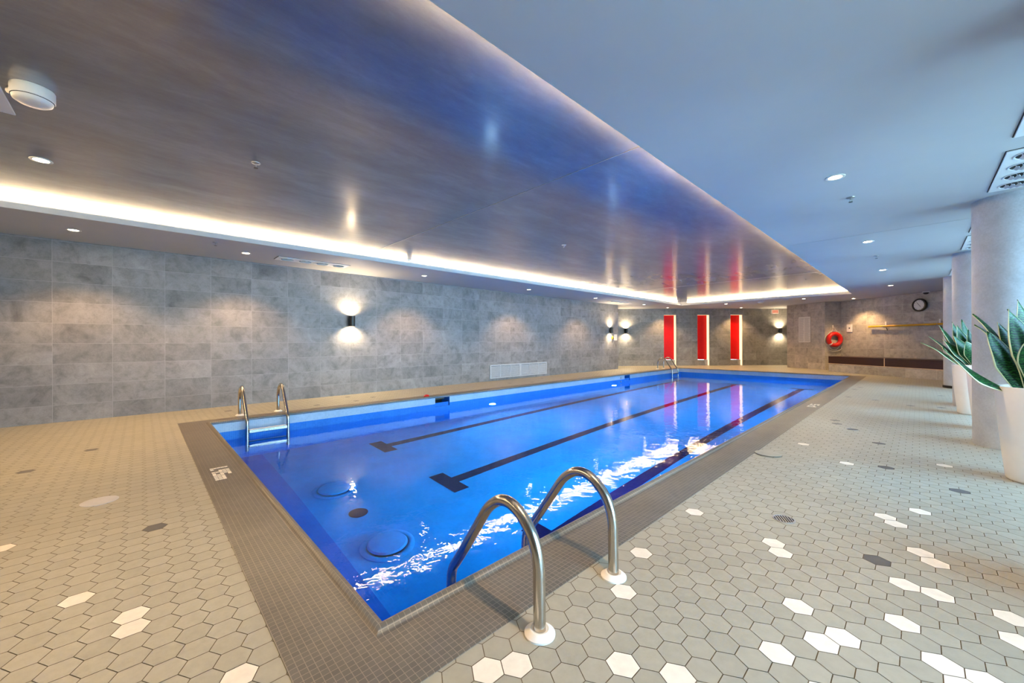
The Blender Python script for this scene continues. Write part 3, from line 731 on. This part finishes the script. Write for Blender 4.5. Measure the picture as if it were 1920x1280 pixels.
# ------------------------------------------------------------------ far wall: sign, board, ring, clock, pole, bench
t = thing('exit_sign', 'glowing red SORTIE exit sign under the far soffit', 'exit sign', (-4.62, 21.38, 2.405), YAW)
MB().box(-.17, .17, 0, .05, 0, .20).build('housing', M['white'], t, bevel=.004)
MB().box(-.155, .155, -.003, 0, .012, .188).build('face', M['exitface'], t)
MB().tube([(0, .025, .20), (0, .025, .266)], .012, 10).build('stem', M['white'], t)
cu = bpy.data.curves.new('sortie', 'FONT'); cu.body = 'SORTIE'; cu.size = .105; cu.align_x = 'CENTER'; cu.align_y = 'CENTER'; cu.extrude = .002; cu.offset = .002
tmp = bpy.data.objects.new('sortie', cu); COL.objects.link(tmp); bpy.context.view_layer.update()
me = bpy.data.meshes.new_from_object(tmp.evaluated_get(bpy.context.evaluated_depsgraph_get())); bpy.data.objects.remove(tmp)
me.materials.clear(); me.materials.append(M['exitred'])
tx = bpy.data.objects.new('lettering', me); COL.objects.link(tx); tx.parent = t; tx.location = (0, -.006, .10); tx.rotation_euler = (PI / 2, 0, 0); tx.scale = (.72, 1.25, 1)

def frame_on(p0, d):                # local x along d, y out of the room, z up
    d = Vector((*d, 0)).normalized(); n = Vector((-d.y, d.x, 0))
    return math.atan2(d.y, d.x)
PDIR = Vector((1.41, -.91, 0)).normalized(); WDIR = Vector((2.644, -2.21, 0)).normalized(); CDIR = Vector((.44, .44, 0)).normalized()
WOUT = Vector((-WDIR.y, WDIR.x, 0))     # away from the room
def wpt(x, z=0, out=0.):                # a point on the far wall by its x
    s_ = (x + 2.10) / WDIR.x; p = Vector((-2.10, 19.81, 0)) + WDIR * s_ + WOUT * out; p.z = z; return p
# rules board on the pier
t = thing('rules_board', 'tall white printed board on the warm tiled pier', 'sign board', (-3.253, 19.83, 1.08), math.atan2(PDIR.y, PDIR.x))
MB().box(-.262, .262, -.018, 0, 0, 1.05).build('panel', M['paper'], t, bevel=.003)
q = MB()
for k in range(26):
    z = .05 + k * .0375; q.box(-.235, -.015 + random.uniform(-.05, 0), -.0195, -.018, z, z + .009); q.box(.015, .235 - random.uniform(0, .06), -.0195, -.018, z, z + .009)
q.build('text_print', M['print'], t)
# life ring
rc = Vector((-2.32, 19.59, 1.19)); rz = math.atan2(CDIR.y, CDIR.x)
t = thing('life_ring', 'red life ring hanging on the far wall from a white rope', 'life ring', rc - Vector((0, 0, 0)), rz)
ringp = [(math.cos(a) * .225, -.075, math.sin(a) * .225) for a in [2 * PI * k / 48 for k in range(48)]]
MB().tube(ringp, .075, 18, closed=True).build('ring', M['red'], t, 60)
for a in (.75, 2.35, 3.93, 5.5):
    seg = [(math.cos(a + e) * .225, -.075, math.sin(a + e) * .225) for e in (-.10, -.05, 0, .05, .10)]
    MB().tube(seg, .0775, 18).build('band', M['red'] if a != 3.93 else M['paper'], t, 60)
rope = []
for k in range(49):
    a = PI / 2 + 2 * PI * k / 48; b_ = abs(math.sin(2 * (a - PI / 4))); r = .305 + .055 * b_
    rope.append((math.cos(a) * r, -.06, math.sin(a) * r - (.05 * b_ if math.sin(a) < 0 else 0)))
MB().tube(rope[:-1], .0085, 8, closed=True).build('grab_rope', M['rope'], t, 60)
MB().tube([(-.10, -.06, .29), (-.03, -.05, .44), (0, -.04, .50), (.03, -.05, .44), (.10, -.06, .29)], .0085, 8).build('hanging_rope', M['rope'], t, 60)
MB().tube([(.24, -.05, -.24), (.30, -.05, -.36), (.18, -.05, -.44), (-.02, -.05, -.47), (-.20, -.05, -.42), (-.26, -.05, -.30)], .008, 8).build('loose_rope', M['rope'], t, 60)
t2 = thing('wall_hook', 'small white hook above the life ring', 'hook', Vector((-2.325, 19.585, 1.70)), rz)
MB().box(-.02, .02, -.012, 0, -.05, .06).build('plate', M['white'], t2); MB().tube([(0, -.012, 0), (0, -.05, -.01), (0, -.06, .02)], .006, 8).build('prong', M['alu'], t2)
# small square plate
p = wpt(-1.82, 1.62); t = thing('switch_plate', 'small white square plate with dark keyhole beside the life ring', 'wall plate', p, math.atan2(WDIR.y, WDIR.x))
MB().box(-.115, .115, -.014, 0, -.145, .145).build('plate', M['paper'], t, bevel=.004); MB().lathe([(.028, 0), (.022, .012)], 16, c=(0, -.014, 0), xf=Matrix.Rotation(PI / 2, 4, 'X')).build('key_switch', M['black'], t, 40)
# clock
p = wpt(.035, 2.275); t = thing('wall_clock', 'round black-rimmed wall clock high on the far wall', 'clock', p, math.atan2(WDIR.y, WDIR.x)); XR_ = Matrix.Rotation(PI / 2, 4, 'X')
MB().lathe([(.205, 0), (.205, .05), (.195, .062), (.165, .062), (.160, .045)], 48, xf=XR_, cap1=False).build('rim', M['black'], t, 40)
MB().lathe([(.162, .034), (.02, .035)], 48, xf=XR_).build('dial', M['paper'], t)
q = MB()
for k in range(12):
    a = k * PI / 6; q.bar((math.sin(a) * .125, -.037, math.cos(a) * .125), (math.sin(a) * .148, -.037, math.cos(a) * .148), .008, .003)
q.build('hour_mark', M['black'], t)
MB().bar((.035, -.040, -.045), (-.055, -.040, .07), .013, .003).build('hour_hand', M['black'], t); MB().bar((.045, -.043, -.06), (-.07, -.043, .09), .007, .003).build('minute_hand', M['black'], t)
# rescue pole on brackets
pa, pb = wpt(-1.19, 1.64, -.06), wpt(1.05, 1.645, -.06); mid = (pa + pb) / 2
t = thing('rescue_pole', 'long yellow rescue pole hung level along the far wall', 'pole', mid)
MB().tube([pa - mid, pb - mid], .030, 14).build('pole', M['yellow'], t, 40)
e = pa - mid; dd = (pb - pa).normalized(); MB().tube([e - dd * .02, e + dd * .10], .034, 14).build('end_grip', M['yellow'], t, 40)
for x, lb in ((-.79, 'white hook bracket holding the left end of the yellow pole'), (.45, 'white hook bracket holding the yellow pole near the farthest column')):
    p = wpt(x, 1.64, 0); k_ = thing('pole_bracket', lb, 'bracket', p, math.atan2(WDIR.y, WDIR.x), 'pole brackets')
    MB().box(-.022, .022, -.008, 0, -.02, .16).build('plate', M['white'], k_)
    MB().tube([(0, -.008, -.044)] + [(0, -.06 - .044 * math.sin(a), .001 - .044 * math.cos(a)) for a in (0, .4, .8, 1.2, 1.6, 1.9)], .006, 8).build('hook', M['alu'], k_, 40)
    MB().tube([(.03, -.02, -.05), (.09, -.03, -.15)], .010, 8).build('strap', M['black'], k_, 40)
# built-in bench
FA, FB = Vector((-2.335, 18.53, 0)), Vector((.5, 16.44, 0)); FD = (FB - FA).normalized(); FO = Vector((-FD.y, FD.x, 0)); flen = (FB - FA).length + .25
t = thing('bench', 'long built-in bench with dark wood front and tiled plinth under the far wall', 'bench', FA, math.atan2(FD.y, FD.x))
MB().box(0, flen, .02, .82, 0, .29).build('plinth', M['wall_w'], t)
MB().box(0, flen, 0, .82, .29, .308).build('edge_trim', M['cream'], t)
xs = 1.94
MB().box(.004, xs - .012, .005, .80, .308, .565).build('front_panel', M['wood'], t); MB().box(xs + .012, flen, .005, .80, .308, .565).build('front_panel', M['wood'], t)
MB().box(xs - .012, xs + .012, -.002, .03, .308, .575).build('divider', M['cream'], t)

# ------------------------------------------------------------------ planters with snake plants
def leaf(name, base, tip, width, sag, parent, twist=0., roll=0., n=16):
    base, tip = Vector(base), Vector(tip); mid = (base + tip) / 2 + Vector(sag); pts = []
    for i in range(n + 1):
        u = i / n; pts.append(base * (1 - u) ** 2 + mid * 2 * u * (1 - u) + tip * u * u)
    vs = []; fs = []; mi = []
    for i, p in enumerate(pts):
        u = i / n; tg = (pts[min(i + 1, n)] - pts[max(i - 1, 0)]).normalized()
        ref = Vector((math.cos(roll + twist * u), math.sin(roll + twist * u), 0)); s_ = (ref - tg * ref.dot(tg))
        if s_.length < 1e-3: s_ = Vector((0, 1, 0)) - tg * tg.y
        s_.normalize(); nn = tg.cross(s_)
        w = 1.9 * width * ((.30 + 1.6 * u) if u < .42 else (.972 * max(0., 1 - ((u - .42) / .58) ** 1.9))) / .972 * .5
        wav = .06 * width * math.sin(9 * u + base.x * 40)
        for a, d in ((-1, .30), (-.90, .25), (0, 0), (.90, .25), (1, .30)):
            vs.append(p + s_ * a * w + nn * (d * w + wav * a))
    for i in range(n):
        for k in range(4):
            a = i * 5 + k; fs.append((a, a + 1, a + 6, a + 5)); mi.append(1 if k in (0, 3) else 0)
    m = MB(); m.add(vs, fs); m.mi = mi
    o = m.build(name, [M['leaf'], M['margin']], parent, 80)
    sd = o.modifiers.new('thickness', 'SOLIDIFY'); sd.thickness = .004; sd.offset = 0
    return o
def planter(x, y, lb, leaves):
    t = thing('potted_snake_plant', lb, 'potted plant', (x, y, 0), 0, 'snake plants in white planters')
    MB().lathe([(.150, 0), (.160, .004), (.166, .02), (.186, .22), (.205, .45), (.218, .64), (.224, .755), (.222, .766), (.214, .768), (.206, .762), (.203, .72), (.20, .69)], 56, cap1=False).build('pot', M['pot'], t, 50)
    MB().lathe([(.200, .715), (.14, .722), (.06, .727), (.01, .728)], 32).build('soil', M['soil'], t, 60)
    for i, (b, tip, w, sg, tw, rl) in enumerate(leaves):
        leaf('leaf', (b[0] - x, b[1] - y, .718), (tip[0] - x, tip[1] - y, tip[2]), w, sg, t, tw, rl)
PA = (.66, 5.22)
la = [((.56, 5.16), (.33, 5.35, 1.38), .085, (.10, 0, .12), .4, .9), ((.55, 5.20), (.33, 5.20, 1.28), .085, (.08, 0, .16), .5, 1.0), ((.60, 5.25), (.46, 5.25, 1.30), .095, (.06, 0, .06), .3, .7),
      ((.62, 5.12), (.50, 5.10, 1.40), .105, (.08, 0, .05), .3, .5), ((.66, 5.24), (.56, 5.2, 1.48), .10, (.05, 0, .03), .4, .4), ((.575, 5.12), (.39, 5.08, 1.22), .105, (.045, 0, .05), .4, .5),
      ((.535, 5.17), (.14, 4.99, 1.085), .10, (-.02, 0, -.05), .5, 1.1), ((.60, 5.30), (.62, 5.34, 1.42), .09, (.02, 0, 0), .5, .3), ((.70, 5.15), (.68, 5.05, 1.38), .10, (.03, 0, .03), .4, .4),
      ((.72, 5.25), (.84, 5.25, 1.40), .095, (-.03, 0, .05), .5, .2), ((.76, 5.20), (1.0, 5.12, 1.22), .085, (0, 0, .12), .5, 1.0), ((.68, 5.32), (.72, 5.52, 1.30), .09, (0, .02, .06), .5, .2), ((.64, 5.10), (.60, 4.86, 1.20), .09, (0, .02, .1), .6, .1), ((.59, 5.18), (.45, 5.3, 1.08), .07, (.03, 0, .03), .6, .6)]
planter(*PA, 'snake plant in a tall white planter at the right edge, nearest the camera', la)
def autoleaves(cx, cy, spec): return [((cx + a, cy + b), tp, w, sg, .5, rl) for a, b, tp, w, sg, rl in spec]
PB = (.58, 9.33)
lb_ = autoleaves(*PB, [(-.10, -.05, (.02, 9.1, 1.11), .085, (0, 0, .10), 1.2), (-.08, -.08, (.11, 9.2, 1.21), .085, (.04, 0, .08), 1.0), (-.06, 0, (.22, 9.3, 1.39), .085, (.06, 0, .05), .8), (-.02, -.06, (.25, 9.15, 1.16), .09, (.04, 0, .08), .6),
      (-.04, .05, (.37, 9.4, 1.44), .10, (.04, 0, .02), .5), (0, .02, (.41, 9.3, 1.40), .10, (.03, 0, .05), .4), (.02, -.05, (.37, 9.15, 1.22), .10, (.04, 0, .05), .4), (.05, 0, (.53, 9.3, 1.31), .09, (.02, 0, 0), .4), (.04, .06, (.47, 9.45, 1.48), .09, (.02, 0, 0), .3),
      (.08, -.02, (.70, 9.2, 1.38), .09, (-.02, 0, .05), .2), (.10, .02, (.88, 9.3, 1.22), .08, (-.02, 0, .1), 1.0), (.02, -.08, (.49, 9.05, 1.13), .085, (.02, 0, .08), .3), (-.08, .04, (.28, 9.5, 1.24), .08, (.03, 0, .05), .8)])
planter(*PB, 'snake plant in a white planter standing before the second column', lb_)
PC = (.655, 7.90)
lc = autoleaves(*PC, [(.05, 0, (.72, 7.9, 1.40), .09, (0, 0, .02), .4), (.08, .05, (.84, 8.0, 1.30), .09, (0, 0, .05), .3), (.03, -.06, (.68, 7.7, 1.32), .095, (0, 0, .04), .2), (.10, -.03, (.95, 7.8, 1.18), .085, (0, 0, .10), .9), (0, .06, (.60, 8.05, 1.36), .09, (0, 0, .02), .5), (.0, -.02, (.58, 7.85, 1.28), .085, (0, 0, .02), .6)])
planter(*PC, 'snake plant in a white planter mostly hidden behind the nearest column', lc)

# ------------------------------------------------------------------ things on the deck
def make_drain():
    t = thing('floor_drain', '', 'floor drain', (0, 0, 0), 0, 'slotted floor drains')
    MB().lathe([(.062, .0005), (.062, .003), (.054, .004), (.053, .001)], 32, cap0=False, cap1=False).build('rim', M['alu'], t, 40)
    MB().lathe([(.054, .0012), (.01, .0012)], 28).build('sump', M['dark'], t)
    q = MB()
    for k in range(7):
        x = -.042 + k * .014; h_ = math.sqrt(.053 ** 2 - x * x); q.box(x - .0035, x + .0035, -h_, h_, .0013, .0034)
    q.build('slat', M['alu'], t); return t
dr = make_drain(); dr.location = (-.604, 2.993, 0); dr.rotation_euler = (0, 0, .5); dr['label'] = 'round slotted floor drain nearest the camera, right of the ladder'
dup(dr, (-.592, 6.641, 0), 'round slotted floor drain on the right deck beside the nearest column')
dup(dr, (-.575, 10.208, 0), 'round slotted floor drain on the right deck, farthest from the camera')
o = MB().lathe([(.10, .0004), (.10, .003), (.094, .0036)], 32, c=(-4.125, -.225, 0), cap0=False).build('cleanout_cover', M['vent'], smooth=40); tag(o, 'plain round grey cover set in the hexagonal tiles at left', 'floor cover')
o = MB().lathe([(.115, .0062), (.115, .0082), (.108, .009)], 36, c=(-1.06, 4.60, 0), cap0=False).build('access_cover', M['hex'], smooth=40); tag(o, 'round pale access cover at the edge of the right coping', 'floor cover')
o = MB().lathe([(.062, 0.), (.062, .012), (.052, .038), (.030, .055), (.006, .060)], 24, c=(-7.06, 4.277, .0065)).build('float_cap', M['red'], smooth=60); tag(o, 'small red rounded cap on the left coping near the skimmer', 'cap')

# ------------------------------------------------------------------ daylight and camera
w = bpy.data.worlds.new('daylight'); SC.world = w; w.use_nodes = True; nt = w.node_tree; nt.nodes.clear()
out = nt.nodes.new('ShaderNodeOutputWorld'); bg = nt.nodes.new('ShaderNodeBackground')
tc = nt.nodes.new('ShaderNodeTexCoord'); sp_ = nt.nodes.new('ShaderNodeSeparateXYZ'); rp = nt.nodes.new('ShaderNodeValToRGB'); mr = nt.nodes.new('ShaderNodeMapRange')
nt.links.new(tc.outputs['Generated'], sp_.inputs[0]); nt.links.new(sp_.outputs[2], mr.inputs[0]); mr.inputs[1].default_value = -1; mr.inputs[2].default_value = 1
nt.links.new(mr.outputs[0], rp.inputs[0]); e = rp.color_ramp.elements
e[0].position = .40; e[0].color = (.26, .42, .52, 1); e[1].position = .62; e[1].color = (.38, .70, 1, 1)
q = e.new(.5); q.color = (.50, .80, 1, 1)
nt.links.new(rp.outputs[0], bg.inputs[0]); bg.inputs[1].default_value = 9.2; nt.links.new(bg.outputs[0], out.inputs[0])

cd = bpy.data.cameras.new('camera'); co = bpy.data.objects.new('camera', cd); COL.objects.link(co); SC.camera = co
cd.sensor_width = 36; cd.lens = F_PX / 1920 * 36; cd.clip_start = .02; cd.clip_end = 200
R3 = Matrix((Rv, Uv, -Fv)).transposed(); co.matrix_world = Matrix.Translation((0, 0, EYE)) @ R3.to_4x4()

vs_ = SC.view_settings; vs_.view_transform = 'Standard'; vs_.look = 'None'; vs_.gamma = 1; vs_.use_curve_mapping = False; vs_.exposure = 1.30
cy = SC.cycles; cy.max_bounces = 8; cy.diffuse_bounces = 4; cy.glossy_bounces = 4; cy.transmission_bounces = 6; cy.transparent_max_bounces = 6
cy.sample_clamp_indirect = 6; cy.sample_clamp_direct = 0; cy.blur_glossy = .3; cy.use_denoising = True
try: cy.denoiser = 'OPENIMAGEDENOISE'
except Exception: pass
